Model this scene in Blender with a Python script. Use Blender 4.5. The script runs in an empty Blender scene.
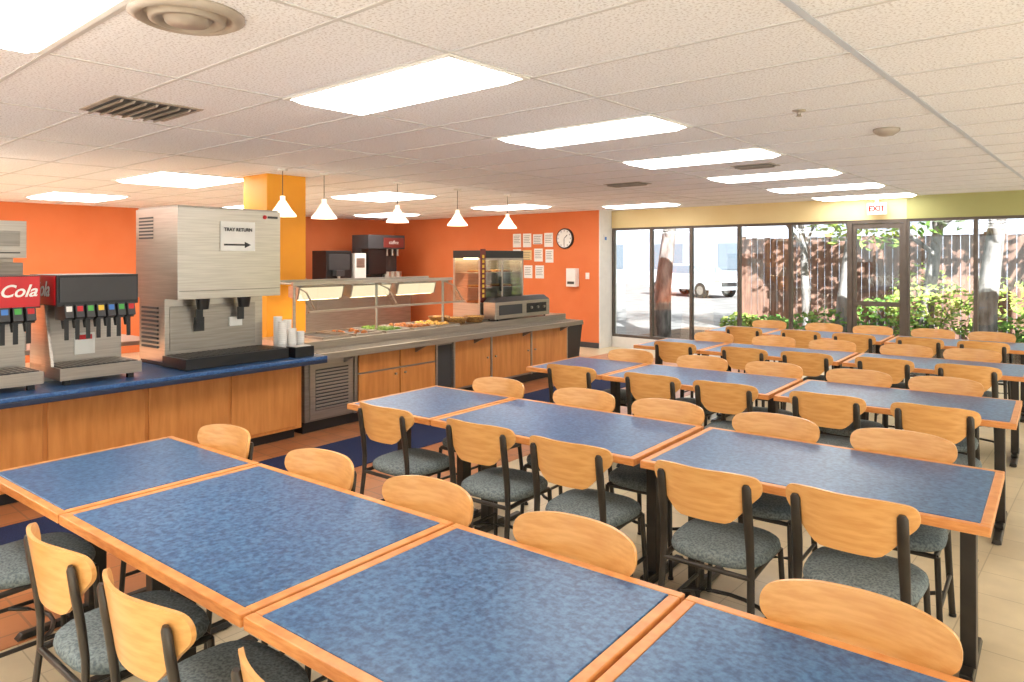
import bpy, bmesh, math, random
from mathutils import Vector, Matrix
random.seed(4)
TH = math.radians(3.5)
CT, ST = math.cos(TH), math.sin(TH)
CEIL = 2.6
def W(p, q): return (p*CT - q*ST, p*ST + q*CT)
def C(r, g, b):
    def f(c):
        c /= 255.0
        return c/12.92 if c <= 0.04045 else ((c+0.055)/1.055)**2.4
    return (f(r), f(g), f(b), 1.0)

# ------------------------------------------------------------------ materials
def newmat(name):
    m = bpy.data.materials.new(name); m.use_nodes = True
    nt = m.node_tree; nt.nodes.clear()
    out = nt.nodes.new('ShaderNodeOutputMaterial')
    return m, nt, out
def mk(name, c1, c2=None, scale=8.0, rough=0.5, metal=0.0, bump=0.0, emis=0.0, stretch=(1,1,1), detail=4.0, spec=0.5, lo=0.35, hi=0.65, coat=0.0):
    m, nt, out = newmat(name)
    b = nt.nodes.new('ShaderNodeBsdfPrincipled')
    nt.links.new(b.outputs[0], out.inputs[0])
    b.inputs['Roughness'].default_value = rough
    b.inputs['Metallic'].default_value = metal
    b.inputs['Specular IOR Level'].default_value = spec
    b.inputs['Coat Weight'].default_value = coat
    b.inputs['Coat Roughness'].default_value = 0.15
    if c2 is None: c2 = tuple(x*0.94 for x in c1[:3]) + (1,)
    tc = nt.nodes.new('ShaderNodeTexCoord')
    mp = nt.nodes.new('ShaderNodeMapping'); mp.inputs['Scale'].default_value = stretch
    no = nt.nodes.new('ShaderNodeTexNoise'); no.inputs['Scale'].default_value = scale; no.inputs['Detail'].default_value = detail
    cr = nt.nodes.new('ShaderNodeValToRGB')
    cr.color_ramp.elements[0].position = lo; cr.color_ramp.elements[1].position = hi
    cr.color_ramp.elements[0].color = c2; cr.color_ramp.elements[1].color = c1
    nt.links.new(tc.outputs['Object'], mp.inputs[0]); nt.links.new(mp.outputs[0], no.inputs['Vector'])
    nt.links.new(no.outputs['Fac'], cr.inputs[0]); nt.links.new(cr.outputs[0], b.inputs['Base Color'])
    if emis:
        nt.links.new(cr.outputs[0], b.inputs['Emission Color']); b.inputs['Emission Strength'].default_value = emis
    if bump:
        bp = nt.nodes.new('ShaderNodeBump'); bp.inputs['Strength'].default_value = bump; bp.inputs['Distance'].default_value = 0.002
        nt.links.new(no.outputs['Fac'], bp.inputs['Height']); nt.links.new(bp.outputs[0], b.inputs['Normal'])
    return m
def emit(name, c, s):
    m, nt, out = newmat(name)
    e = nt.nodes.new('ShaderNodeEmission'); e.inputs[0].default_value = c; e.inputs[1].default_value = s
    nt.links.new(e.outputs[0], out.inputs[0]); return m
def glassmat(name, tint=(0.95,0.98,0.98,1), refl=0.07):
    m, nt, out = newmat(name)
    t = nt.nodes.new('ShaderNodeBsdfTransparent'); t.inputs[0].default_value = tint
    g = nt.nodes.new('ShaderNodeBsdfGlossy'); g.inputs['Roughness'].default_value = 0.02
    x = nt.nodes.new('ShaderNodeMixShader'); x.inputs[0].default_value = refl
    nt.links.new(t.outputs[0], x.inputs[1]); nt.links.new(g.outputs[0], x.inputs[2]); nt.links.new(x.outputs[0], out.inputs[0])
    return m
def tilemat(name, c1, c2, grout, size, gw, rough, rot=0.0):
    m, nt, out = newmat(name)
    b = nt.nodes.new('ShaderNodeBsdfPrincipled'); nt.links.new(b.outputs[0], out.inputs[0])
    b.inputs['Roughness'].default_value = rough
    g = nt.nodes.new('ShaderNodeNewGeometry')
    mp = nt.nodes.new('ShaderNodeMapping'); mp.inputs['Rotation'].default_value = (0, 0, rot)
    br = nt.nodes.new('ShaderNodeTexBrick'); br.offset = 0.0
    br.inputs['Scale'].default_value = 1.0
    br.inputs['Mortar Size'].default_value = gw
    br.inputs['Brick Width'].default_value = size; br.inputs['Row Height'].default_value = size
    br.inputs['Color1'].default_value = c1; br.inputs['Color2'].default_value = c2; br.inputs['Mortar'].default_value = grout
    no = nt.nodes.new('ShaderNodeTexNoise'); no.inputs['Scale'].default_value = 6.0; no.inputs['Detail'].default_value = 6
    mx = nt.nodes.new('ShaderNodeMix'); mx.data_type = 'RGBA'; mx.blend_type = 'MULTIPLY'; mx.inputs[0].default_value = 0.45
    cr = nt.nodes.new('ShaderNodeValToRGB')
    cr.color_ramp.elements[0].position = 0.3; cr.color_ramp.elements[1].position = 0.7
    cr.color_ramp.elements[0].color = (0.7, 0.68, 0.66, 1); cr.color_ramp.elements[1].color = (1, 1, 1, 1)
    nt.links.new(g.outputs['Position'], mp.inputs[0]); nt.links.new(mp.outputs[0], br.inputs['Vector']); nt.links.new(mp.outputs[0], no.inputs['Vector'])
    nt.links.new(no.outputs['Fac'], cr.inputs[0]); nt.links.new(br.outputs['Color'], mx.inputs[6]); nt.links.new(cr.outputs[0], mx.inputs[7])
    nt.links.new(mx.outputs[2], b.inputs['Base Color'])
    return m
def ceilmat():
    m, nt, out = newmat('acoustic_tile')
    b = nt.nodes.new('ShaderNodeBsdfPrincipled'); nt.links.new(b.outputs[0], out.inputs[0]); b.inputs['Roughness'].default_value = 0.95
    b.inputs['Specular IOR Level'].default_value = 0.1
    g = nt.nodes.new('ShaderNodeNewGeometry')
    no = nt.nodes.new('ShaderNodeTexNoise'); no.inputs['Scale'].default_value = 85.0; no.inputs['Detail'].default_value = 3
    vo = nt.nodes.new('ShaderNodeTexNoise'); vo.inputs['Scale'].default_value = 1.2; vo.inputs['Detail'].default_value = 2
    cr = nt.nodes.new('ShaderNodeValToRGB')
    cr.color_ramp.elements[0].position = 0.34; cr.color_ramp.elements[1].position = 0.50
    cr.color_ramp.elements[0].color = C(212, 208, 212); cr.color_ramp.elements[1].color = C(248, 248, 254)
    c2 = nt.nodes.new('ShaderNodeValToRGB'); c2.color_ramp.elements[0].color = (0.95,0.945,0.945,1); c2.color_ramp.elements[1].color=(1,1,1,1)
    mx = nt.nodes.new('ShaderNodeMix'); mx.data_type='RGBA'; mx.blend_type='MULTIPLY'; mx.inputs[0].default_value=1
    nt.links.new(g.outputs['Position'], no.inputs['Vector']); nt.links.new(g.outputs['Position'], vo.inputs['Vector'])
    nt.links.new(no.outputs['Fac'], cr.inputs[0]); nt.links.new(vo.outputs['Fac'], c2.inputs[0])
    nt.links.new(cr.outputs[0], mx.inputs[6]); nt.links.new(c2.outputs[0], mx.inputs[7]); nt.links.new(mx.outputs[2], b.inputs['Base Color'])
    return m

M = {}
M['ceil'] = ceilmat()
M['tbar'] = mk('ceiling_tbar', C(212,210,212), rough=0.6)
M['tbar_blue'] = mk('ceiling_seam', C(202,208,222), rough=0.6)
M['diffuser'] = mk('diffuser_metal', C(176,164,152), C(160,148,136), rough=0.5)
M['orange'] = mk('orange_paint', C(220,122,72), C(216,116,66), scale=2, rough=0.65, spec=.3)
M['yellow'] = mk('amber_paint', C(244,168,42), C(240,160,34), scale=2, rough=0.55)
M['cream'] = mk('cream_paint', C(226,206,156), C(220,198,146), scale=2, rough=0.7)
M['green'] = mk('olive_green_paint', C(168,166,110), C(162,160,104), scale=2, rough=0.7)
M['white'] = mk('white_paint', C(230,227,222), rough=0.6)
M['beige'] = tilemat('beige_floor_tile', C(226,208,174), C(220,200,166), C(192,172,138), 0.305, 0.003, 0.3)
M['terra'] = tilemat('terracotta_floor_tile', C(208,140,92), C(196,124,78), C(172,120,84), 0.2, 0.006, 0.35)
M['carpet'] = mk('navy_carpet', C(38,56,104), C(20,32,68), scale=120, rough=0.95, bump=0.4)
M['lam'] = mk('blue_laminate', C(76,118,160), C(42,74,116), scale=58, rough=0.32, detail=10, lo=0.34, hi=0.66, spec=.4)
M['lam2'] = mk('blue_counter_laminate', C(68,110,164), C(40,76,128), scale=44, rough=0.3, detail=10)
M['navyedge'] = mk('dark_counter_edge', C(34,46,74), C(28,38,62), rough=0.4)
M['wood'] = mk('oak_trim', C(222,154,90), C(204,130,68), scale=6, stretch=(3,3,20), rough=0.38, detail=6)
M['cabwood'] = mk('cabinet_maple', C(220,148,80), C(202,128,64), scale=3, stretch=(6,6,0.8), rough=0.35, detail=6)
M['ply'] = mk('chair_plywood', C(230,174,106), C(216,154,86), scale=4, stretch=(1.5,8,14), rough=0.34, detail=5, coat=0.3)
M['frame'] = mk('dark_bronze_metal', C(64,58,52), C(52,47,42), rough=0.35, metal=0.4)
M['fabric'] = mk('blue_grey_upholstery', C(132,142,142), C(90,100,104), scale=110, rough=0.9, bump=0.2, detail=2)
M['steel'] = mk('stainless_steel', C(188,180,170), C(174,166,156), scale=3, stretch=(1,1,30), rough=0.3, metal=0.85)
M['steel2'] = mk('satin_steel', C(166,160,152), C(150,144,136), scale=3, stretch=(1,1,20), rough=0.38, metal=0.8)
M['black'] = mk('black_plastic', C(26,26,28), rough=0.35)
M['dgrey'] = mk('dark_grey', C(60,60,62), rough=0.5)
M['red'] = mk('red_panel', C(200,20,28), C(190,16,24), rough=0.3)
M['paper'] = mk('white_paper', C(234,234,230), rough=0.7)
M['foam'] = mk('foam_cup', C(238,236,232), rough=0.6)
M['bronze'] = mk('window_bronze', C(100,90,82), C(90,80,72), rough=0.45, metal=0.2)
M['glass'] = glassmat('window_glass', refl=0.06)
M['sneeze'] = glassmat('guard_glass', tint=(0.9,0.94,0.93,1), refl=0.12)
M['panel'] = emit('fluorescent_diffuser', (1.0, 0.97, 0.93, 1), 8.5)
M['warm'] = emit('warm_bulb', (1.0, 0.72, 0.4, 1), 14.0)
M['lens'] = emit('heat_lamp_lens', (1.0, 0.78, 0.50, 1), 1.1)
M['shade'] = mk('opal_glass_shade', (1,0.9,0.72,1), (1,0.86,0.66,1), rough=0.3, emis=1.1)
M['exit'] = emit('exit_red', (0.8,0.08,0.05,1), 0.8)
M['food1'] = mk('roast_food', C(190,120,60), C(130,70,34), scale=40, rough=0.6, bump=0.5)
M['food2'] = mk('salad_food', C(120,160,60), C(60,100,30), scale=40, rough=0.6, bump=0.5)
M['food3'] = mk('pasta_food', C(226,186,100), C(190,130,50), scale=40, rough=0.6, bump=0.5)
M['wicker'] = mk('wicker', C(196,150,88), C(130,90,50), scale=50, rough=0.7, bump=0.6)
M['fence'] = mk('fence_wood', C(146,114,100), C(110,84,74), scale=3, stretch=(6,1,0.6), rough=0.9, spec=.2)
M['bark'] = mk('tree_bark', C(150,144,142), C(90,86,84), scale=9, stretch=(1,1,0.3), rough=0.95, bump=0.8, spec=.2)
M['leaf'] = mk('leaf_green', C(122,160,74), C(66,108,46), scale=3, rough=0.7, spec=.2)
M['leaf2'] = mk('leaf_yellowgreen', C(166,182,92), C(104,136,56), scale=3, rough=0.7, spec=.2)
M['conc'] = mk('concrete', C(204,198,188), C(184,178,168), scale=2, rough=0.85)
M['asph'] = mk('weathered_asphalt', C(134,132,132), C(114,112,112), scale=2, rough=0.95, spec=.1)
M['soil'] = mk('mulch', C(120,96,76), C(84,64,48), scale=8, rough=0.95)
M['stucco'] = mk('pale_stucco', C(144,150,162), C(134,140,152), scale=5, rough=0.9, spec=.2)
M['carw'] = mk('car_silver', C(172,176,182), rough=0.3, coat=0.3)
M['dglass'] = mk('dark_glass', C(50,58,66), rough=0.08)
M['hazeglass'] = mk('hazy_glass', C(96,106,118), rough=0.15)
M['rubber'] = mk('rubber', C(30,30,30), rough=0.8)
M['skyb'] = mk('label_blue', C(60,120,200), rough=0.4)
M['labg'] = mk('label_green', C(70,170,70), rough=0.4)
M['laby'] = mk('label_yellow', C(240,200,60), rough=0.4)
M['maroon'] = mk('maroon_header', C(120,48,42), rough=0.5)

# ------------------------------------------------------------------ mesh builder
class B:
    def __init__(s): s.v=[]; s.f=[]; s.m=[]; s.sm=[]; s.mats=[]
    def mi(s, k):
        if k not in s.mats: s.mats.append(k)
        return s.mats.index(k)
    def add(s, vs, fs, mat, smooth=False):
        o=len(s.v); s.v += [tuple(x) for x in vs]; i=s.mi(mat)
        for f in fs: s.f.append(tuple(o+j for j in f)); s.m.append(i); s.sm.append(smooth)
    def box(s, x0,x1,y0,y1,z0,z1, mat):
        s.hexa([(x0,y0,z0),(x1,y0,z0),(x1,y1,z0),(x0,y1,z0),(x0,y0,z1),(x1,y0,z1),(x1,y1,z1),(x0,y1,z1)], mat)
    def hexa(s, P, mat):
        s.add(P, [(0,3,2,1),(4,5,6,7),(0,1,5,4),(1,2,6,5),(2,3,7,6),(3,0,4,7)], mat)
    def cyl(s, c, r, h, mat, n=16, r2=None, axis='z', smooth=True):
        r2 = r if r2 is None else r2
        def tr(x,y,z):
            if axis=='x': return (c[0]+z, c[1]+x, c[2]+y)
            if axis=='y': return (c[0]+x, c[1]+z, c[2]+y)
            return (c[0]+x, c[1]+y, c[2]+z)
        vs=[tr(r*math.cos(2*math.pi*i/n), r*math.sin(2*math.pi*i/n),0) for i in range(n)]+[tr(r2*math.cos(2*math.pi*i/n), r2*math.sin(2*math.pi*i/n),h) for i in range(n)]
        s.add(vs, [(i,(i+1)%n,n+(i+1)%n,n+i) for i in range(n)], mat, smooth)
        s.add(vs, [tuple(range(n))[::-1], tuple(range(n,2*n))], mat, False)
    def tube(s, pts, r, mat, n=8, r2=None):
        pts=[Vector(p) for p in pts]; L=len(pts)
        rs = r if isinstance(r,(list,tuple)) else [r]*L
        k = 1.0 if r2 is None else r2
        vs=[]
        for i,p in enumerate(pts):
            d=(pts[min(i+1,L-1)]-pts[max(i-1,0)]).normalized()
            a = Vector((1,0,0)) if abs(d.x)<0.9 else Vector((0,1,0))
            a=(a-d*a.dot(d)).normalized(); b=d.cross(a)
            for j in range(n):
                t=2*math.pi*j/n
                vs.append(p+a*math.cos(t)*rs[i]+b*math.sin(t)*rs[i]*k)
        fs=[(i*n+j,i*n+(j+1)%n,(i+1)*n+(j+1)%n,(i+1)*n+j) for i in range(L-1) for j in range(n)]
        s.add(vs,fs,mat,True)
        s.add(vs,[tuple(range(n))[::-1], tuple(range((L-1)*n,L*n))],mat,False)
    def lathe(s, prof, c, mat, n=28, smooth=True):
        vs=[(c[0]+r*math.cos(2*math.pi*j/n), c[1]+r*math.sin(2*math.pi*j/n), c[2]+z) for r,z in prof for j in range(n)]
        L=len(prof)
        s.add(vs,[(i*n+j,i*n+(j+1)%n,(i+1)*n+(j+1)%n,(i+1)*n+j) for i in range(L-1) for j in range(n)],mat,smooth)
    def mesh(s, name, center=True):
        xs=[v[0] for v in s.v]; ys=[v[1] for v in s.v]; zs=[v[2] for v in s.v]
        c=((min(xs)+max(xs))/2,(min(ys)+max(ys))/2,min(zs)) if center else (0,0,0)
        me=bpy.data.meshes.new(name)
        me.from_pydata([(v[0]-c[0],v[1]-c[1],v[2]-c[2]) for v in s.v],[],s.f)
        for k in s.mats: me.materials.append(M[k])
        for i,p in enumerate(me.polygons): p.material_index=s.m[i]; p.use_smooth=s.sm[i]
        bm=bmesh.new(); bm.from_mesh(me); bmesh.ops.recalc_face_normals(bm, faces=bm.faces); bm.to_mesh(me); bm.free()
        me.update(); return me, c
    def obj(s, name, rot=False, bevel=0):
        me,c=s.mesh(name)
        o=bpy.data.objects.new(name,me); bpy.context.scene.collection.objects.link(o)
        if rot:
            x,y=W(c[0],c[1]); o.location=(x,y,c[2]); o.rotation_euler=(0,0,TH)
        else: o.location=c
        if bevel: bev(o,bevel)
        return o
def bev(o,w,seg=2):
    b=o.modifiers.new('bevel','BEVEL'); b.width=w; b.segments=seg; b.limit_method='ANGLE'; b.angle_limit=math.radians(50)
def inst(me,name,x,y,z,rz,bevel=0):
    o=bpy.data.objects.new(name,me); bpy.context.scene.collection.objects.link(o)
    o.location=(x,y,z); o.rotation_euler=(0,0,rz)
    if bevel: bev(o,bevel)
    return o
def group(name, objs):
    e=bpy.data.objects.new(name,None); bpy.context.scene.collection.objects.link(e)
    e.empty_display_size=0.1
    e.location=objs[0].location.copy()
    for o in objs:
        o.location = o.location - e.location
        o.parent=e
    return e
def text(name,s,size,loc,rz,mat,ext=0.001,align='CENTER',shear=0.0):
    cu=bpy.data.curves.new(name,'FONT'); cu.body=s; cu.size=size; cu.extrude=ext; cu.align_x=align; cu.align_y='CENTER'; cu.shear=shear
    cu.materials.append(M[mat])
    o=bpy.data.objects.new(name,cu); bpy.context.scene.collection.objects.link(o)
    o.location=loc; o.rotation_euler=(math.radians(90),0,rz); return o

# ------------------------------------------------------------------ room shell
X0,X1,Y0,Y1=-13.5,5.0,-3.2,11.5
b=B(); b.box(X0-0.2,X1+0.2,Y0-0.2,Y1+0.2,-0.15,0,'beige'); b.obj('floor')
b=B(); b.box(-6.35,-3.62,-2.2,11.0,0.0,0.004,'terra'); b.obj('floor_terracotta',rot=True)
b=B(); b.box(-5.25,-4.5,-2.0,9.4,0.004,0.012,'carpet'); b.obj('carpet_runner',rot=True,bevel=0.003)
b=B(); b.box(X0-0.2,X1+0.2,Y0-0.2,Y1+0.6,CEIL,CEIL+0.2,'ceil'); b.obj('ceiling')
b=B()
gx=[-0.905-1.34*n for n in range(-4,10)]
gy=[2.15+0.5767*n for n in range(-8,17)]
for x in gx: b.box(x-0.010,x+0.010,Y0,Y1,CEIL-0.004,CEIL,'tbar')
for y in gy:
    if Y0<y<Y1: b.box(X0,X1,y-0.010,y+0.010,CEIL-0.0045,CEIL-0.0005,'tbar')
b.obj('trim_ceiling_grid')
b=B(); b.box(-0.918,-0.888,Y0,Y1,CEIL-0.007,CEIL-0.0045,'tbar_blue'); b.obj('trim_ceiling_seam')
b=B(); b.box(X0-0.2,X0,Y0,11.3,0,CEIL,'orange'); b.obj('wall_west')
b=B(); b.box(X0,-7.52,11.1,11.3,0,CEIL,'orange'); b.obj('wall_serving_end')
b=B(); b.box(-7.60,-7.52,11.3,Y1+0.2,0,CEIL,'white'); b.box(-7.52,-7.505,11.1,Y1,0,CEIL,'white'); b.obj('wall_return')
mull=[-7.5,-6.66,-5.86,-4.98,-4.12,-3.235,-2.44,-1.60,-0.75,0.10,0.95,1.8]
SILL,HEAD=0.2,2.27
b=B(); b.box(-7.5,-2.44,Y1,Y1+0.2,HEAD,CEIL,'cream'); b.box(-2.44,X1,Y1,Y1+0.2,HEAD,CEIL,'green'); b.obj('wall_north')
b=B(); b.box(-7.5,-3.235,Y1,Y1+0.2,0,SILL,'white'); b.obj('wall_north_sill')
b=B(); b.box(-2.44,1.8,Y1,Y1+0.2,0,SILL,'white'); b.obj('wall_north_sill')
b=B(); b.box(1.8,X1,Y1,Y1+0.2,0,HEAD,'green'); b.obj('wall_north_end')
nwin=0
def window(a,c,y0,z0,z1,axis='x'):
    global nwin
    nwin+=1; b=B(); fw=0.024
    def bx(u0,u1,v0,v1,za,zb,m):
        if axis=='x': b.box(u0,u1,v0,v1,za,zb,m)
        else: b.box(v0,v1,u0,u1,za,zb,m)
    bx(a,a+fw,y0+.02,y0+.10,z0,z1,'bronze'); bx(c-fw,c,y0+.02,y0+.10,z0,z1,'bronze')
    bx(a+fw,c-fw,y0+.02,y0+.10,z0,z0+.05,'bronze'); bx(a+fw,c-fw,y0+.02,y0+.10,z1-.04,z1,'bronze')
    bx(a+fw,c-fw,y0+.06,y0+.066,z0+.05,z1-.04,'glass')
    b.obj('window_%d'%nwin)
for i in range(len(mull)-1):
    a,c=mull[i],mull[i+1]
    if i==5:
        b=B(); z0=0.0
        a+=.002; c-=.002
        b.box(a,a+0.045,Y1+.01,Y1+0.11,z0,HEAD,'bronze'); b.box(c-0.045,c,Y1+.01,Y1+0.11,z0,HEAD,'bronze'); b.box(a+.045,c-.045,Y1+.01,Y1+0.11,HEAD-0.05,HEAD,'bronze')
        b.box(a+.05,a+.10,Y1+.03,Y1+.08,0.01,HEAD-.055,'bronze'); b.box(c-.10,c-.05,Y1+.03,Y1+.08,0.01,HEAD-.055,'bronze')
        b.box(a+.10,c-.10,Y1+.03,Y1+.08,0.01,0.2,'bronze'); b.box(a+.10,c-.10,Y1+.03,Y1+.08,HEAD-.13,HEAD-.055,'bronze')
        b.box(a+.10,c-.10,Y1+.01,Y1+.035,0.98,1.05,'bronze')
        b.box(a+.10,c-.10,Y1+.05,Y1+.056,0.2,HEAD-.13,'glass')
        b.obj('door_1')
    else: window(a,c,Y1,SILL,HEAD)
GH=2.45
b=B(); b.box(X0,X1,Y0-0.2,Y0,GH,CEIL,'cream'); b.box(X0,-12.4,Y0-0.2,Y0,0,GH,'cream'); b.obj('wall_south')
y=-12.4
while y<X1-.1: window(y,min(y+1.45,X1),Y0-.2,0.0,GH); y+=1.45  # unseen south glazing, added so sun on the floor bounces to the ceiling
b=B(); b.box(X1,X1+0.2,Y0,Y1+0.2,GH,CEIL,'cream'); b.obj('wall_east')
y=Y0
while y<Y1-.1: window(y,min(y+1.47,Y1),X1,0.0,GH,'y'); y+=1.47  # east glazing also added out of view, to let in sun for ceiling bounce
b=B(); b.box(X0,-7.52,11.08,11.1,0,0.1,'dgrey'); b.obj('baseboard_serving_end')
b=B(); b.box(-7.4,-6.9,3.95,4.42,0,CEIL,'yellow'); b.obj('square_column',bevel=0.005)

# ------------------------------------------------------------------ ceiling fixtures
def fixture(x0,x1,y0,y1):
    b=B(); z=CEIL; t=0.025
    b.box(x0,x1,y0,y0+t,z-.012,z,'white'); b.box(x0,x1,y1-t,y1,z-.012,z,'white')
    b.box(x0,x0+t,y0+t,y1-t,z-.012,z,'white'); b.box(x1-t,x1,y0+t,y1-t,z-.012,z,'white')
    a=t; d=.05
    b.hexa([(x0+a+d,y0+a+d,z-.035),(x1-a-d,y0+a+d,z-.035),(x1-a-d,y1-a-d,z-.035),(x0+a+d,y1-a-d,z-.035),(x0+a,y0+a,z-.005),(x1-a,y0+a,z-.005),(x1-a,y1-a,z-.005),(x0+a,y1-a,z-.005)],'panel')
    b.obj('ceiling_light_panel')
for k in range(-2,6):
    y=2.15+1.73*k
    if y>Y0+0.2: fixture(-3.585,-2.245,y,y+0.56)
for k in range(-1,6,2):
    y=2.15+1.73*k
    fixture(1.8,3.1,y,y+0.56)
for x0,x1 in ((-8.8,-7.5),(-12.2,-10.9)):
    for y in (-2.0,0.5,3.1,6.0,8.9): fixture(x0,x1,y,y+1.0 if y<8 else y+0.8)
fixture(-6.9,-5.6,10.2,10.75)
b=B()
prof=[(0.0,.001),(0.20,0.001),(0.20,-0.012),(0.17,-0.028),(0.155,-0.02),(0.15,-0.006),(0.135,-0.006),(0.13,-0.03),(0.11,-0.034),(0.10,-0.012),(0.085,-0.012),(0.075,-0.036),(0.0,-0.04)]
b.lathe(prof,(-2.62,1.18,CEIL),'diffuser'); b.obj('round_air_diffuser')
def vent(x,y,w,h):
    b=B(); z=CEIL
    b.box(x-w/2,x+w/2,y-h/2,y+h/2,z-.006,z,'diffuser')
    b.box(x-w/2+.03,x+w/2-.03,y-h/2+.03,y+h/2-.03,z-.010,z-.006,'dgrey')
    k=int((h-.06)/.06)
    for i in range(k):
        yy=y-h/2+.03+(i+.3)*(h-.06)/k
        b.hexa([(x-w/2+.03,yy,z-.010),(x+w/2-.03,yy,z-.010),(x+w/2-.03,yy+.012,z-.010),(x-w/2+.03,yy+.012,z-.010),
                (x-w/2+.03,yy-.01,z-.026),(x+w/2-.03,yy-.01,z-.026),(x+w/2-.03,yy+.002,z-.026),(x-w/2+.03,yy+.002,z-.026)],'diffuser')
    b.obj('air_vent')
vent(-4.5,1.75,0.56,0.5); vent(-4.6,7.4,0.5,0.3); vent(-2.75,6.75,0.4,0.25)
b=B(); b.lathe([(0,0.001),(0.085,0.001),(0.085,-.015),(0.07,-.03),(0.045,-.045),(0.0,-.05)],(-1.28,5.44,CEIL),'diffuser'); b.obj('smoke_detector')
b=B(); b.lathe([(0,.001),(0.04,.001),(0.04,-.008),(0.012,-.012),(0.012,-.035),(0.02,-.037),(0.0,-.04)],(-1.52,4.4,CEIL),'steel',n=14); b.obj('sprinkler_head')
b=B(); b.box(-2.94,-2.68,11.38,11.42,2.34,2.51,'white'); b.box(-2.83,-2.79,11.385,11.415,2.51,2.6,'white'); s1=b.obj('housing',bevel=.004)
t=text('lettering','EXIT',0.11,(-2.81,11.378,2.425),0,'exit',ext=.002); t.data.offset=.004; group('exit_sign',[s1,t])
for p,q in ((-6.2,4.25),(-6.2,4.76),(-6.2,5.82),(-6.2,6.88),(-6.2,7.94)):
    b=B(); z=2.12
    b.cyl((p,q,z+.2),.004,CEIL-z-.2,'dgrey',n=6); b.cyl((p,q,CEIL-.02),.05,.02,'white',n=16)
    b.lathe([(0.135,0.0),(0.13,0.02),(0.085,0.075),(0.05,0.13),(0.035,0.155),(0.025,0.16),(0.025,0.205),(0.0,0.21)],(p,q,z),'shade')
    b.lathe([(0.135,0.0),(0.125,0.02),(0.08,0.07),(0.045,0.125),(0,.13)],(p,q,z),'shade')
    b.lathe([(0,0.02),(0.025,0.03),(0.032,0.05),(0.02,0.08),(0,0.09)],(p,q,z),'warm',n=12)
    b.obj('pendant_lamp',rot=True)

# ------------------------------------------------------------------ chair
def chair_mesh():
    b=B()
    NU,NV=30,6
    def S(u,v,side):
        au=abs(u); sm=min(1,max(0,(au-0.40)/0.58)); sm=sm*sm*(3-2*sm)
        half=(0.108-0.058*sm)*(max(0,1-au**14))**0.5
        mid=0.738+0.048*sm
        z=mid+half*v
        x=0.230*u
        y=-0.250+0.070*u*u-(z-0.64)*0.16
        return (x,y+side*0.0065,z)
    us=[math.sin(math.pi/2*(-1+2*i/NU))*0.998 for i in range(NU+1)]
    vs_=[-1+2*j/NV for j in range(NV+1)]
    F=[S(u,v,1) for u in us for v in vs_]; K=[S(u,v,-1) for u in us for v in vs_]
    n=(NU+1)*(NV+1); fs=[]
    idx=lambda i,j:i*(NV+1)+j
    for i in range(NU):
        for j in range(NV):
            fs.append((idx(i,j),idx(i+1,j),idx(i+1,j+1),idx(i,j+1)))
            fs.append((n+idx(i,j),n+idx(i,j+1),n+idx(i+1,j+1),n+idx(i+1,j)))
    b.add(F+K,fs,'ply',True)
    ed=[]
    for i in range(NU):
        for j in (0,NV): ed.append((idx(i,j),idx(i+1,j),n+idx(i+1,j),n+idx(i,j)))
    for j in range(NV):
        for i in (0,NU): ed.append((idx(i,j),idx(i,j+1),n+idx(i,j+1),n+idx(i,j)))
    b.add(F+K,ed,'ply',False)
    for sx in (-1,1):
        b.tube([(sx*.205,-.262,0.0),(sx*.195,-.235,.2),(sx*.187,-.210,.42),(sx*.184,-.210,.52),(sx*.182,-.221,.62),(sx*.182,-.237,.72),(sx*.182,-.247,.79),(sx*.182,-.249,.803)],[.014,.015,.016,.018,.020,.020,.019,.011],'frame',n=10,r2=.62)
        b.tube([(sx*.205,.195,0),(sx*.188,.172,.42)],[.0115,.0125],'frame',n=10)
        b.tube([(sx*.188,-.210,.42),(sx*.186,.0,.428),(sx*.182,.172,.42)],.012,'frame',n=8)
        b.tube([(sx*.197,-.236,.20),(sx*.197,.185,.20)],.009,'frame',n=8)
        b.cyl((sx*.205,-.262,0),.016,.012,'black',n=10); b.cyl((sx*.205,.195,0),.015,.012,'black',n=10)
    b.tube([(-.185,-.210,.42),(.185,-.210,.42)],.011,'frame',n=8)
    b.tube([(-.185,.172,.42),(.185,.172,.42)],.011,'frame',n=8)
    arc=[(-.197,-.02,.20),(-.14,.03,.20),(-.07,.06,.20),(0,.07,.20),(.07,.06,.20),(.14,.03,.20),(.197,-.02,.20)]
    b.tube(arc,.009,'frame',n=8)
    n=32; prof=[(0.93,.430),(1.0,.440),(1.02,.455),(1.0,.472),(0.93,.484),(0.7,.490),(0.35,.493)]
    vs=[]
    for k,z in prof:
        for i in range(n):
            t=2*math.pi*i/n; e=0.62
            cx=math.copysign(abs(math.cos(t))**e,math.cos(t)); sy=math.copysign(abs(math.sin(t))**e,math.sin(t))
            wid=0.207+0.012*sy
            vs.append((wid*cx*k,0.205*sy*k+.0,z))
    L=len(prof)
    fs=[(i*n+j,i*n+(j+1)%n,(i+1)*n+(j+1)%n,(i+1)*n+j) for i in range(L-1) for j in range(n)]
    b.add(vs,fs,'fabric',True); b.add(vs,[tuple(range((L-1)*n,L*n)),tuple(range(n))[::-1]],'fabric',False)
    return b.mesh('dining_chair')
CM,cc=chair_mesh()
def chair(p,q,face=1,jit=0.03):
    a=TH+(0 if face>0 else math.pi)+random.uniform(-jit,jit)
    ox=cc[0]*math.cos(a)-cc[1]*math.sin(a); oy=cc[0]*math.sin(a)+cc[1]*math.cos(a)
    x,y=W(p,q); inst(CM,'dining_chair',x+ox,y+oy,0,a)

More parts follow.
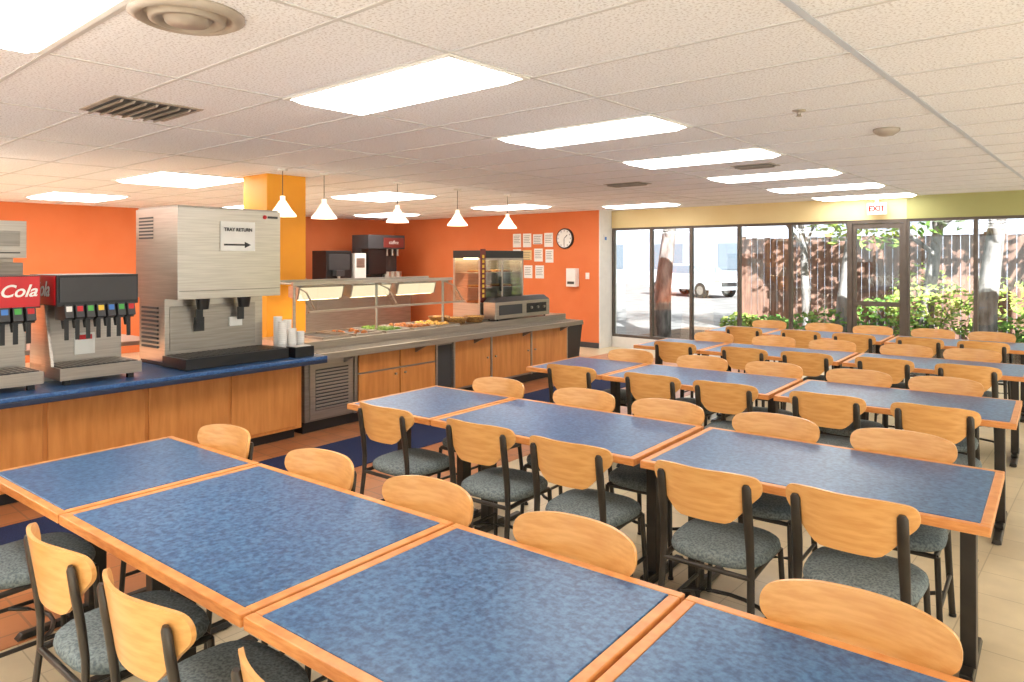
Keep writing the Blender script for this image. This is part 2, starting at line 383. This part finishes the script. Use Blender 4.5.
# ------------------------------------------------------------------ tables
def table_mesh(w,d=0.84):
    b=B(); h=0.75
    hw,hd=w/2,d/2; m=.034
    b.box(-hw,hw,-hd,-hd+m,h-.036,h,'wood'); b.box(-hw,hw,hd-m,hd,h-.036,h,'wood')
    b.box(-hw,-hw+m,-hd+m,hd-m,h-.036,h,'wood'); b.box(hw-m,hw,-hd+m,hd-m,h-.036,h,'wood')
    b.box(-hw+m,hw-m,-hd+m,hd-m,h-.034,h+.0008,'lam')
    for sx in (-1,1):
        x=sx*(hw-.10)
        b.box(x-.028,x+.028,-.04,.04,.05,h-.04,'frame')
        b.hexa([(x-.026,-.33,0.006),(x+.026,-.33,0.006),(x+.026,.33,0.006),(x-.026,.33,0.006),(x-.02,-.31,.03),(x+.02,-.31,.03),(x+.02,.31,.03),(x-.02,.31,.03)],'frame')
        b.box(x-.024,x+.024,-.12,.12,.03,.055,'frame')
        b.box(x-.02,x+.02,-.28,.28,h-.055,h-.036,'frame')
        b.cyl((x,-.30,0),.018,.008,'black',n=10); b.cyl((x,.30,0),.018,.008,'black',n=10)
    return b.mesh('dining_table')[0]
tm={}
def table(p0,p1,q0,q1=None):
    w=round(p1-p0-.012,3)
    if w not in tm: tm[w]=table_mesh(w)
    qc=q0+.42; x,y=W((p0+p1)/2,qc); inst(tm[w],'dining_table',x,y,0,TH,bevel=.004)
R1=1.05
for a,c in ((-3.76,-2.93),(-2.93,-1.715),(-1.715,-.83),(-.83,.50)): table(a,c,R1)
for p in (-3.35,-2.45,-1.90,-1.23): chair(p,R1+.05,1)
for p in (-3.29,-2.53,-1.88,-1.23,-.40): chair(p,R1+.84-.185,-1,0.01)
rows=[3.0,4.97,6.94,8.91]
for r in rows:
    for a,c in ((-3.68,-2.92),(-2.92,-1.58),(-1.56,-.18)): table(a,c,r)
    for p in (-3.10,-2.40,-1.82,-1.17,-.59):
        j=random.uniform(-.02,.02)
        chair(p+j,r+.035+random.uniform(-.02,.02),1)
        chair(p-j-.02,r+.84-.18+random.uniform(0,.015),-1,0.015)

# ------------------------------------------------------------------ beverage counter
b=B()
b.box(-6.3,-5.3,-1.6,4.11,.74,.775,'navyedge'); b.box(-6.3,-5.30,-1.6,4.11,.775,.806,'lam2')
b.box(-6.25,-5.65,-1.6,4.08,.10,.74,'cabwood'); b.box(-6.2,-5.72,-1.55,4.05,.005,.10,'black')
for i in range(8):
    q0=4.04-(i+1)*.70; 
    b.box(-5.65,-5.632,q0+.015,q0+.685,.13,.71,'cabwood')
b.obj('beverage_counter',rot=True,bevel=.006)

# ------------------------------------------------------------------ serving counter
b=B()
Q0,Q1=4.13,8.76
b.box(-5.75,-5.45,Q0,Q1,.765,.80,'steel'); b.box(-5.47,-5.45,Q0,Q1,.74,.765,'steel')
for k in range(4): b.box(-5.72+k*.065,-5.705+k*.065,Q0+.02,Q1-.02,.80,.806,'steel2')
b.box(-6.5,-5.75,Q0,Q1,.72,.88,'steel')
b.box(-6.45,-5.70,Q0+.02,Q1-.02,.12,.72,'steel2')
b.box(-6.4,-5.76,Q0+.04,Q1-.04,.005,.12,'black')
F=-5.70
b.box(F,F+.02,4.20,4.72,.14,.70,'steel'); b.box(F+.02,F+.022,4.26,4.66,.22,.62,'dgrey')
for i in range(12): b.box(F+.02,F+.03,4.26,4.66,.225+i*.033,.243+i*.033,'steel')
for a,c in ((4.80,5.36),(5.38,5.92)): b.box(F,F+.022,a,c,.17,.50,'cabwood'); b.box(F,F+.02,a,c,.52,.70,'cabwood')
b.box(F-.02,F+.004,5.96,6.22,.16,.68,'dgrey')
for a,c in ((6.26,6.92),(6.96,7.78),(7.82,8.68)): b.box(F,F+.022,a,c,.15,.70,'cabwood')
for q in (4.75,5.94,6.24,6.94,7.80): b.box(F,F+.03,q-.015,q+.015,.12,.72,'steel')
for q in (5.30,5.44,6.86,7.02,7.72,7.88): b.cyl((F+.022,q,.45),.012,.02,'steel',n=10,axis='x')
for q in (4.6,5.6,6.6,7.6,8.5): b.hexa([(-5.70,q,.64),(-5.50,q,.74),(-5.50,q+.03,.74),(-5.70,q+.03,.64),(-5.70,q,.70),(-5.50,q,.765),(-5.50,q+.03,.765),(-5.70,q+.03,.70)],'steel2')
b.obj('serving_counter',rot=True,bevel=.004)
foods=['food3','food1','food2','food1','food3']
for i in range(5):
    q0=4.45+i*.42; b=B(); z=.88
    for (x0,x1,y0,y1) in ((-6.40,-6.37,q0,q0+.36),(-5.84,-5.81,q0,q0+.36),(-6.37,-5.84,q0,q0+.03),(-6.37,-5.84,q0+.33,q0+.36)): b.box(x0,x1,y0,y1,z,z+.022,'steel')
    b.box(-6.37,-5.84,q0+.03,q0+.33,z,z+.006,'dgrey')
    for k in range((0,10,60,40,26)[i]):
        x=random.uniform(-6.33,-5.88); y=random.uniform(q0+.06,q0+.30); r=random.uniform(.022,.04)
        b.lathe([(r,.0),(r*.9,r*.5),(r*.5,r*.9),(0,r*1.05)],(x,y,z+.006),foods[i],n=7)
    b.obj('food_pan',rot=True)
b=B()
for q in (4.28,5.36,6.44):
    b.cyl((-6.05,q,.88),.016,.56,'steel',n=10)
    b.tube([(-6.05,q,1.42),(-5.85,q,1.36),(-5.72,q,1.20)],.009,'steel')
    b.tube([(-6.38,q,1.44),(-6.05,q,1.44),(-5.96,q,1.41)],.010,'steel')
b.box(-6.38,-5.98,4.22,6.50,1.448,1.456,'sneeze')
b.hexa([(-5.74,4.24,1.18),(-5.74,6.48,1.18),(-5.73,6.48,1.18),(-5.73,4.24,1.18),(-5.97,4.24,1.43),(-5.97,6.48,1.43),(-5.96,6.48,1.43),(-5.96,4.24,1.43)],'sneeze')
b.box(-6.40,-6.37,4.2,6.52,1.43,1.47,'steel'); b.box(-5.99,-5.955,4.2,6.52,1.425,1.46,'steel'); b.box(-5.75,-5.72,4.22,6.50,1.165,1.185,'steel')
for a,c in ((4.36,4.94),(5.04,5.62),(5.72,6.36)):
    b.hexa([(-6.26,a,1.30),(-6.12,a,1.27),(-6.12,c,1.27),(-6.26,c,1.30),(-6.26,a,1.41),(-6.08,a,1.41),(-6.08,c,1.41),(-6.26,c,1.41)],'steel')
    b.hexa([(-6.118,a+.02,1.275),(-6.112,a+.02,1.275),(-6.112,c-.02,1.275),(-6.118,c-.02,1.275),(-6.083,a+.02,1.395),(-6.077,a+.02,1.395),(-6.077,c-.02,1.395),(-6.083,c-.02,1.395)],'lens')
    b.hexa([(-6.24,a+.03,1.288),(-6.14,a+.03,1.266),(-6.14,c-.03,1.266),(-6.24,c-.03,1.288),(-6.24,a+.03,1.296),(-6.14,a+.03,1.275),(-6.14,c-.03,1.275),(-6.24,c-.03,1.296)],'warm')
    b.box(-6.2,-6.14,a+.1,a+.13,1.41,1.448,'steel'); b.box(-6.2,-6.14,c-.13,c-.1,1.41,1.448,'steel')
b.obj('sneeze_guard',rot=True)
for q,p in ((6.62,-5.98),(6.62,-6.28),(6.92,-5.95)):
    b=B(); b.lathe([(0,0),(.10,0),(.14,.07),(.145,.075),(.13,.07),(.095,.012),(0,.012)],(p,q,.88),'wicker',n=20)
    for k in range(7):
        a=k*.9; b.lathe([(.04,0),(.038,.02),(.02,.035),(0,.04)],(p+.06*math.cos(a)*(k>0),q+.06*math.sin(a)*(k>0),.92),'food3',n=10)
    b.obj('bread_basket',rot=True)
b=B(); p0,p1,q0,q1,z0,z1=-6.48,-6.0,7.10,8.05,.88,1.80
b.box(p0,p1,q0,q1,z0,z0+.22,'steel'); b.box(p0,p1,q0,q1,z1-.10,z1,'black')
for p in (p0,p1-.03):
    for q in (q0,q1-.03): b.box(p,p+.03,q,q+.03,z0+.22,z1-.10,'steel')
b.box(p0,p0+.01,q0+.03,q1-.03,z0+.22,z1-.10,'steel2'); b.box(p0+.03,p1-.03,q1-.01,q1,z0+.22,z1-.10,'steel2')
for z in (1.30,1.50):
    b.box(p0+.03,p1-.03,q0+.03,q1-.03,z,z+.008,'steel')
    for q in (7.34,7.80): b.cyl((-6.22,q,z+.008),.17,.02,'food1',n=20); b.cyl((-6.22,q,z+.028),.15,.008,'food3',n=20)
b.cyl((-6.22,7.34,1.10),.17,.02,'food1',n=20); b.cyl((-6.22,7.8,1.10),.17,.02,'food1',n=20)
b.box(p1-.006,p1,q0+.03,q1-.03,z0+.22,z1-.10,'sneeze'); b.box(p0+.03,p1-.03,q0,q0+.006,z0+.22,z1-.10,'sneeze')
b.box(p0+.1,p0+.2,q0+.1,q1-.1,z1-.115,z1-.10,'warm')
b.box(p1,p1+.012,q0+.44,q0+.47,z0+.22,z1-.1,'steel'); b.box(p1,p1+.03,q0+.40,q0+.42,1.25,1.45,'black')
b.box(p1,p1+.012,q0+.03,q0+.44,z1-.13,z1-.1,'steel'); b.box(p1,p1+.012,q0+.47,q1-.03,z1-.13,z1-.1,'steel')
o=b.obj('warmer_cabinet',rot=True,bevel=.003)
b=B(); b.box(p1+.002,p1+.012,q0,q0+.10,z0+.24,z1+.02,'maroon')
for k in range(9): b.box(p1+.012,p1+.014,q0+.03,q0+.07,z0+.30+k*.065,z0+.34+k*.065,'laby')
s=b.obj('vertical_sign',rot=True); group('pizza_warmer',[o,s])
b=B(); b.box(-5.96,-5.76,7.12,8.35,.90,1.12,'steel'); b.hexa([(-5.96,7.12,1.12),(-5.76,7.12,1.12),(-5.76,8.35,1.12),(-5.96,8.35,1.12),(-5.94,7.16,1.18),(-5.82,7.16,1.18),(-5.82,8.30,1.18),(-5.94,8.30,1.18)],'dgrey')
b.box(-5.76,-5.755,7.2,7.7,.95,1.08,'dgrey'); b.box(-5.76,-5.755,7.8,8.27,.95,1.08,'black')
for q in (7.9,8.05,8.2): b.cyl((-5.755,q,1.02),.018,.02,'steel',n=10,axis='x')
for q in (7.2,8.27):
    for p in (-5.93,-5.79): b.cyl((p,q,.88),.012,.022,'black',n=8)
b.obj('conveyor_toaster',rot=True,bevel=.005)

# ------------------------------------------------------------------ soda fountains
labs=['paper','red','labg','laby','skyb','labg','red']
def soda(q0,q1,label):
    b=B(); z=.806
    b.box(-6.02,-5.80,q0,q1,z,1.36,'steel')
    b.box(-6.02,-5.46,q0,q1,z+.04,.93,'steel'); b.box(-5.78,-5.48,q0+.02,q1-.02,.93,.935,'black')
    for i in range(14): b.box(-5.77,-5.49,q0+.03+i*(q1-q0-.06)/14,q0+.045+i*(q1-q0-.06)/14,.935,.94,'steel2')
    for q in (q0+.04,q1-.08):
        for p in (-5.98,-5.54): b.box(p,p+.04,q,q+.04,z,z+.04,'black')
    b.hexa([(-5.80,q0,.93),(-5.62,q0,.93),(-5.62,q0+.02,.93),(-5.80,q0+.02,.93),(-5.80,q0,1.36),(-5.74,q0,1.36),(-5.74,q0+.02,1.36),(-5.80,q0+.02,1.36)],'steel')
    b.box(-6.02,-5.52,q0,q1,1.36,1.58,'black')
    b.box(-5.52,-5.508,q0+.015,q1-.015,1.39,1.56,'dgrey')
    n=7; st=(q1-q0-.06)/n
    for i in range(n):
        q=q0+.03+st*(i+.5); w=st*.38
        b.box(-5.66,-5.50,q-w,q+w,1.26,1.36,'black')
        b.hexa([(-5.50,q-w,1.27),(-5.47,q-w,1.28),(-5.47,q+w,1.28),(-5.50,q+w,1.27),(-5.50,q-w,1.37),(-5.49,q-w,1.37),(-5.49,q+w,1.37),(-5.50,q+w,1.37)],'dgrey')
        b.hexa([(-5.486,q-w*.7,1.31),(-5.478,q-w*.7,1.31),(-5.478,q+w*.7,1.31),(-5.486,q+w*.7,1.31),(-5.489,q-w*.7,1.36),(-5.484,q-w*.7,1.36),(-5.484,q+w*.7,1.36),(-5.489,q+w*.7,1.36)],labs[i%7])
        b.cyl((-5.56,q,1.20),.018,.06,'black',n=10,r2=.026)
        b.box(-5.535,-5.525,q-w*.5,q+w*.5,1.12,1.26,'black')
    qc=(q0+q1)/2+.02
    b.box(-5.80,-5.79,qc-.08,qc+.06,.98,1.14,'paper'); b.box(-5.79,-5.788,qc-.06,qc+.04,1.09,1.125,'red')
    o=b.obj('dispenser_body',rot=True,bevel=.004)
    b=B(); 
    b.box(-6.02,-5.54,q0-.006,q0-.001,1.37,1.575,'red')
    if label: b.box(-5.508,-5.50,q0+.01,q1-.01,1.37,1.575,'red')
    r=b.obj('red_sign_panel',rot=True)
    parts=[o,r]
    x,y=W(-5.78,q0-.008); parts.append(text('side_lettering','Cola',.15,(x,y,1.475),TH,'paper',shear=.35))
    if label:
        x,y=W(-5.498,1.59); parts.append(text('front_lettering','Coca-Cola',.115,(x,y,1.475),math.radians(90)+TH,'paper',shear=.35))
    for tt in parts[2:]: tt.data.offset=.002
    group('soda_fountain',parts)
soda(1.97,2.52,False); soda(1.28,1.87,True)

# ice dispenser
b=B(); q0,q1=2.84,3.78
b.box(-6.26,-5.55,q0,q1,1.365,2.11,'steel'); b.box(-6.24,-5.57,q0+.01,q1-.01,2.11,2.125,'steel2')
b.box(-6.24,-5.80,q0+.02,q1-.02,.84,1.365,'steel')
b.box(-5.80,-5.79,q0+.06,q1-.10,.93,1.30,'steel2')
b.box(-5.80,-5.42,q0+.0,q1-.0,.812,.90,'black'); b.box(-5.78,-5.44,q0+.03,q1-.03,.90,.904,'dgrey')
for i in range(18): b.box(-5.77,-5.45,q0+.05+i*.046,q0+.07+i*.046,.904,.908,'black')
b.box(-6.24,-5.80,q0+.03,q1-.03,.806,.84,'black')
for i in range(10): b.box(-6.18,-5.90,q0+.008,q0+.02,.95+i*.036,.968+i*.036,'dgrey')
for i in range(7): b.box(-6.20,-5.95,q0-.004,q0,1.86+i*.028,1.874+i*.028,'dgrey')
for qc in (3.12,3.50):
    b.cyl((-5.68,qc,1.27),.045,.095,'black',n=14,r2=.06); b.box(-5.74,-5.725,qc-.03,qc+.03,1.16,1.27,'black')
b.box(-5.79,-5.76,3.10,3.18,1.08,1.2,'black'); b.box(-5.79,-5.77,3.42,3.54,1.10,1.18,'paper')
b.box(-5.55,-5.546,q0+.01,q1-.01,1.43,1.434,'dgrey')
o=b.obj('dispenser_body',rot=True,bevel=.006)
b=B(); b.box(-5.546,-5.540,3.20,3.52,1.76,2.01,'paper')
b.box(-5.540,-5.538,3.23,3.42,1.805,1.82,'black'); b.add([(-5.538,3.42,1.785),(-5.538,3.42,1.84),(-5.538,3.48,1.8125)],[(0,1,2)],'black')
sg=b.obj('sign_card',rot=True)
x,y=W(-5.536,3.36); t=text('sign_lettering','TRAY RETURN',.040,(x,y,1.94),math.radians(90)+TH,'black'); t.data.offset=.001
b=B(); b.cyl((-5.548,3.62,2.06),.018,.006,'red',n=16,axis='x'); b.box(-5.548,-5.545,3.65,3.75,2.05,2.07,'dgrey'); lg=b.obj('badge',rot=True)
group('ice_dispenser',[o,sg,t,lg])
for i,(p,q,h) in enumerate(((-5.62,3.85,.30),(-5.72,3.87,.34),(-5.60,3.94,.24),(-5.72,3.97,.30),(-5.62,4.04,.20))):
    b=B(); b.lathe([(0,0),(.03,0),(.038,.10)],(p,q,.806),'foam',n=16); z=.906
    while z<.806+h: b.lathe([(.037,0),(.040,.004),(.040,.016),(.037,.018)],(p,q,z),'foam',n=16); z+=.018
    b.lathe([(.038,0),(.030,-.004),(.0,-.004)],(p,q,z),'foam',n=16)
    b.obj('foam_cup_stack',rot=True)
b=B(); b.box(-5.52,-5.38,3.82,4.02,.806,.90,'black'); b.box(-5.50,-5.40,3.84,4.0,.90,.905,'paper'); b.obj('napkin_dispenser',rot=True,bevel=.006)

# prep table + brewer
b=B(); b.box(-7.8,-7.05,-.5,3.4,.86,.90,'steel'); b.box(-7.78,-7.07,-.45,3.35,.25,.28,'steel')
for p in (-7.75,-7.1):
    for q in (-.4,1.4,3.3): b.cyl((p,q,.0),.02,.86,'steel',n=10)
b.obj('prep_table',rot=True)
b=B(); b.box(-7.6,-7.1,1.6,2.30,.90,1.05,'steel'); b.box(-7.6,-7.42,1.6,2.30,1.05,1.70,'steel'); b.box(-7.6,-7.1,1.6,2.30,1.70,2.02,'steel')
b.box(-7.1,-7.095,1.65,2.25,1.80,1.93,'steel2'); b.box(-7.1,-7.09,1.65,2.25,1.74,1.75,'dgrey')
b.box(-7.42,-7.12,1.62,2.28,1.30,1.66,'steel2')
for q in (1.78,2.10): b.lathe([(0,0),(.09,0),(.1,.08),(.08,.16),(.05,.20),(0,.2)],(-7.26,q,1.05),'dglass',n=16)
b.obj('coffee_brewer',rot=True,bevel=.01)

# back-of-house machines
b=B(); b.box(-12.9,-12.2,6.8,10.6,.86,.9,'steel'); b.box(-12.85,-12.25,6.85,10.55,.0,.86,'steel2'); b.obj('back_counter')
b=B(); b.box(-12.8,-12.22,9.35,10.35,.9,1.0,'black'); b.box(-12.8,-12.5,9.35,10.35,1.0,1.9,'dgrey'); b.box(-12.8,-12.22,9.35,10.35,1.9,2.2,'dgrey')
b.box(-12.5,-12.25,9.38,9.85,1.35,1.9,'black')
for q in (9.95,10.1,10.25): b.cyl((-12.35,q,1.75),.03,.15,'steel',n=10); b.cyl((-12.35,q,1.0),.09,.4,'steel',n=14)
b.box(-12.22,-12.21,9.75,10.32,1.93,2.14,'maroon')
o=b.obj('brewer_body',bevel=.008); t=text('header_lettering','coffee',.11,(-12.205,10.03,2.04),math.radians(90),'paper'); group('coffee_dispenser',[o,t])
b=B(); b.box(-12.8,-12.3,8.35,8.98,.9,1.85,'black'); b.box(-12.3,-12.29,8.41,8.92,1.45,1.78,'dgrey'); b.box(-12.3,-12.15,8.45,8.88,.9,.95,'steel'); b.cyl((-12.22,8.6,1.2),.03,.15,'steel',n=10); b.box(-12.3,-12.16,8.5,8.7,1.33,1.45,'dgrey'); b.obj('espresso_machine',bevel=.01)
b=B(); b.box(-12.7,-12.25,9.02,9.31,.9,1.8,'paper'); b.box(-12.25,-12.24,9.06,9.27,1.5,1.7,'steel2'); b.box(-12.25,-12.2,9.1,9.23,1.1,1.2,'dgrey'); b.obj('milk_dispenser',bevel=.01)
b=B(); b.box(-12.75,-12.3,7.2,7.9,.9,1.3,'steel'); b.box(-12.3,-12.29,7.25,7.72,.95,1.25,'dglass'); b.box(-12.3,-12.28,7.75,7.86,.95,1.25,'black'); b.obj('microwave_oven',bevel=.008)

b=B(); cx,cy=-7.3,9.75
b.hexa([(cx-.17,cy-.17,0.0),(cx+.17,cy-.17,0.0),(cx+.17,cy+.17,0.0),(cx-.17,cy+.17,0.0),(cx-.21,cy-.21,.56),(cx+.21,cy-.21,.56),(cx+.21,cy+.21,.56),(cx-.21,cy+.21,.56)],'black')
b.box(cx-.225,cx+.225,cy-.225,cy+.225,.56,.60,'dgrey'); b.box(cx-.1,cx+.1,cy-.1,cy+.1,.60,.61,'black'); b.obj('trash_bin',bevel=.01)

# wall clock, papers
b=B(); cx,cz=-8.30,2.08
b.cyl((cx,11.06,cz),.20,.039,'black',n=36,axis='y'); b.cyl((cx,11.052,cz),.175,.008,'paper',n=36,axis='y')
for k in range(12):
    a=k*math.pi/6; x=cx+.15*math.sin(a); z=cz+.15*math.cos(a); b.box(x-.006,x+.006,11.049,11.052,z-.012,z+.012,'black')
b.hexa([(cx-.006,11.046,cz),(cx+.006,11.046,cz),(cx+.006,11.049,cz),(cx-.006,11.049,cz),(cx+.07,11.046,cz+.07),(cx+.08,11.046,cz+.06),(cx+.08,11.049,cz+.06),(cx+.07,11.049,cz+.07)],'black')
b.box(cx-.005,cx+.005,11.046,11.049,cz-.13,cz,'black'); b.obj('wall_clock')
for i,(x,z,w,h,m) in enumerate(((-9.55,2.06,.22,.28,'paper'),(-9.28,2.06,.22,.28,'paper'),(-9.0,2.08,.24,.2,'paper'),(-8.72,2.06,.22,.28,'paper'),(-9.55,1.74,.22,.28,'paper'),(-9.28,1.76,.24,.2,'cream'),(-8.98,1.76,.22,.26,'paper'),(-8.70,1.74,.2,.26,'paper'),(-9.25,1.42,.22,.26,'paper'),(-8.95,1.42,.22,.26,'paper'))):
    b=B(); b.box(x-w/2,x+w/2,11.096,11.0992,z-h/2,z+h/2,m)
    for k in range(5): b.box(x-w/2+.02,x+w/2-.03-.02*(k%2),11.0952,11.096,z+h/2-.05-k*.035,z+h/2-.042-k*.035,'dgrey')
    b.obj('posted_notice')
b=B(); b.box(-8.2,-7.98,10.98,11.1,1.15,1.5,'white'); b.box(-8.17,-8.01,10.975,10.98,1.2,1.25,'dgrey'); b.obj('paper_towel_dispenser',bevel=.01)
b=B(); b.box(-7.505,-7.49,11.22,11.34,1.98,2.14,'white'); b.box(-7.49,-7.485,11.25,11.31,2.04,2.10,'skyb'); b.obj('thermostat',bevel=.003)
b=B(); b.box(-7.82,-7.74,11.09,11.1,1.3,1.42,'white'); b.box(-7.79,-7.77,11.083,11.09,1.34,1.38,'paper'); b.obj('light_switch')

# ------------------------------------------------------------------ exterior
b=B(); b.box(-60,60,-60,80,-.35,-.151,'conc'); b.obj('ground_bounce')  # kept pale so its unseen south and east sides bounce sun indoors
b=B(); b.box(-50,30,Y1+.2,70,-.15,-.02,'asph'); b.obj('ground_terrace')
b=B(); b.box(-8,8,13.2,15.9,-.02,.04,'soil'); b.obj('planting_bed')
b=B()
x=-6.9
while x<9:
    h=2.15+random.uniform(-.015,.015); b.box(x,x+.135,16.0,16.02,.02,h,'fence'); x+=.148
b.box(-6.9,9,16.02,16.06,.4,.49,'fence'); b.box(-6.9,9,16.02,16.06,1.6,1.69,'fence')
for k in range(7): b.box(-6.9+k*2.4,-6.8+k*2.4,16.06,16.16,-.02,2.2,'fence')
b.obj('wooden_fence')
b=B(); b.box(-45,-4,41,44,-.02,4.2,'stucco'); b.box(-45.2,-3.8,40.7,41,4.0,4.4,'conc')
for k in range(8): b.box(-41+k*4.4,-39+k*4.4,40.95,41,1.0,2.6,'hazeglass')
b.obj('neighbouring_building')
def leaves(b,c,r,n,s,mat):
    for _ in range(n):
        while True:
            d=Vector((random.uniform(-1,1),random.uniform(-1,1),random.uniform(-1,1)))
            if d.length<1: break
        p=Vector((c[0]+d.x*r[0],c[1]+d.y*r[1],c[2]+d.z*r[2]))
        a=Vector((random.gauss(0,1),random.gauss(0,1),random.gauss(0,.6))).normalized()
        t=a.orthogonal().normalized(); k=s*random.uniform(.6,1.3)
        b.add([p-a*k,p+t*k*.45,p+a*k,p-t*k*.45],[(0,1,2,3)],mat)
def tree(x,y,h,r,lean=0,lm='leaf',n=900,low=0):
    b=B()
    top=Vector((x+lean,y,h))
    b.tube([(x,y,.0),(x+lean*.2,y,h*.3),(x+lean*.6,y+.1,h*.65),top],[r*1.25,r,r*.8,r*.5],'bark',n=10)
    for k in range(5):
        a=k*1.3+x; e=top+Vector((math.cos(a)*1.3,math.sin(a)*.9,.5+.3*k-low))
        s=Vector((x+lean*.7,y,h*(.6+.08*k)))
        b.tube([s,(s+e)/2+Vector((0,0,.15)),e],[r*.4,r*.3,r*.1],'bark',n=6)
        leaves(b,e,(1.0,.9,.7),n//5,.09,lm if k%2 else 'leaf2')
    b.obj('tree')
tree(-7.5,13.4,3.6,.17,.25,low=.2); tree(-5.0,15.0,2.9,.09,-.2,n=1000,low=.5); tree(-4.15,14.2,3.4,.10,.3,n=800,low=.3); tree(-1.85,14.0,3.3,.16,.3,low=.2); tree(-2.9,15.0,2.9,.12,.3,n=1700,low=.9); tree(-.2,14.5,3.4,.14,-.2,low=.2)
for x,y,w,h in ((-5.6,14.6,.6,.35),(-4.4,14.2,.7,.5),(-3.4,14.6,.7,.7),(-2.6,14.4,.8,.85),(-1.8,14.8,.8,.95),(-1.0,14.2,.7,.6),(0.1,14.4,.8,.7),(-3.0,15.2,.6,1.1),(-6.3,14.8,.5,.35)):
    b=B(); 
    for k in range(4): b.tube([(x,y,.04),(x+random.uniform(-.3,.3),y+random.uniform(-.2,.2),h)],[.015,.006],'bark',n=5)
    leaves(b,(x,y,h*.8),(w,w*.7,h*.7),420,.06,random.choice(['leaf','leaf2'])); b.obj('shrub')
def car(x,y,rz):
    b=B()
    prof=[(-2.2,.35),(-2.2,.75),(-2.1,.92),(-1.3,1.0),(-.6,1.42),(.9,1.46),(1.7,1.05),(2.15,.98),(2.2,.6),(2.15,.35)]
    n=len(prof); 
    def wy(z): return .88 if z<1.0 else .88-(z-1.0)*.45
    vs=[(px,-wy(pz),pz) for px,pz in prof]+[(px,wy(pz),pz) for px,pz in prof]
    b.add(vs,[(i,(i+1)%n,n+(i+1)%n,n+i) for i in range(n)]+[tuple(range(n)),tuple(range(n,2*n))[::-1]],'carw')
    b.hexa([(-1.24,-.80,1.05),(-1.30,.80,1.05),(-1.26,.80,1.03),(-1.22,-.80,1.03),(-.66,-.68,1.40),(-.66,.68,1.40),(-.62,.68,1.38),(-.62,-.68,1.38)],'hazeglass')
    for s in (-1,1):
        b.hexa([(-1.1,s*.875,1.05),(1.5,s*.875,1.07),(1.5,s*.86,1.07),(-1.1,s*.86,1.05),(-.55,s*.72,1.38),(.85,s*.72,1.41),(.85,s*.70,1.41),(-.55,s*.70,1.38)],'hazeglass')
        for wx in (-1.4,1.35): b.cyl((wx,s*.80-.1,.33),.33,.2,'rubber',n=20,axis='y'); b.cyl((wx,s*.80-.11,.33),.19,.22,'steel2',n=16,axis='y')
        b.box(-2.23,-2.19,s*.7-.14,s*.7+.14,.68,.82,'steel')
    b.box(-2.22,-2.19,-.45,.45,.5,.68,'black')
    me,c=b.mesh('parked_car'); inst(me,'parked_car',x,y,-.02,rz,bevel=.04)
car(-14.9,29.5,math.radians(160))

# ------------------------------------------------------------------ world, sun, camera
w=bpy.data.worlds.new('World'); bpy.context.scene.world=w; w.use_nodes=True
nt=w.node_tree; nt.nodes.clear()
o=nt.nodes.new('ShaderNodeOutputWorld'); bg=nt.nodes.new('ShaderNodeBackground'); sk=nt.nodes.new('ShaderNodeTexSky')
sk.sky_type='HOSEK_WILKIE'; sk.turbidity=4.0; sk.ground_albedo=0.5; sk.sun_direction=(0.6,-0.6,0.5)
mx=nt.nodes.new('ShaderNodeMix'); mx.data_type='RGBA'; mx.inputs[0].default_value=0.6; mx.inputs[7].default_value=(1,1,1,1)
nt.links.new(sk.outputs[0],mx.inputs[6]); nt.links.new(mx.outputs[2],bg.inputs[0]); nt.links.new(bg.outputs[0],o.inputs[0]); bg.inputs[1].default_value=2.3
sl=bpy.data.lights.new('sun','SUN'); sl.energy=17.0; sl.angle=0.01; sl.color=(1,.97,.92)
so=bpy.data.objects.new('sun',sl); bpy.context.scene.collection.objects.link(so)
so.rotation_euler=Vector((0.66,-0.62,0.56)).to_track_quat('Z','Y').to_euler()
cd=bpy.data.cameras.new('camera'); cam=bpy.data.objects.new('camera',cd); bpy.context.scene.collection.objects.link(cam)
cam.location=(0,0,1.70); cam.rotation_euler=(math.radians(90),0,math.radians(41.12))
cd.sensor_width=36; cd.lens=708/1024*36; cd.shift_y=-83/1024; cd.clip_start=0.05; cd.clip_end=200
bpy.context.scene.camera=cam
bpy.context.scene.view_settings.view_transform='Standard'
bpy.context.scene.view_settings.exposure=0.48
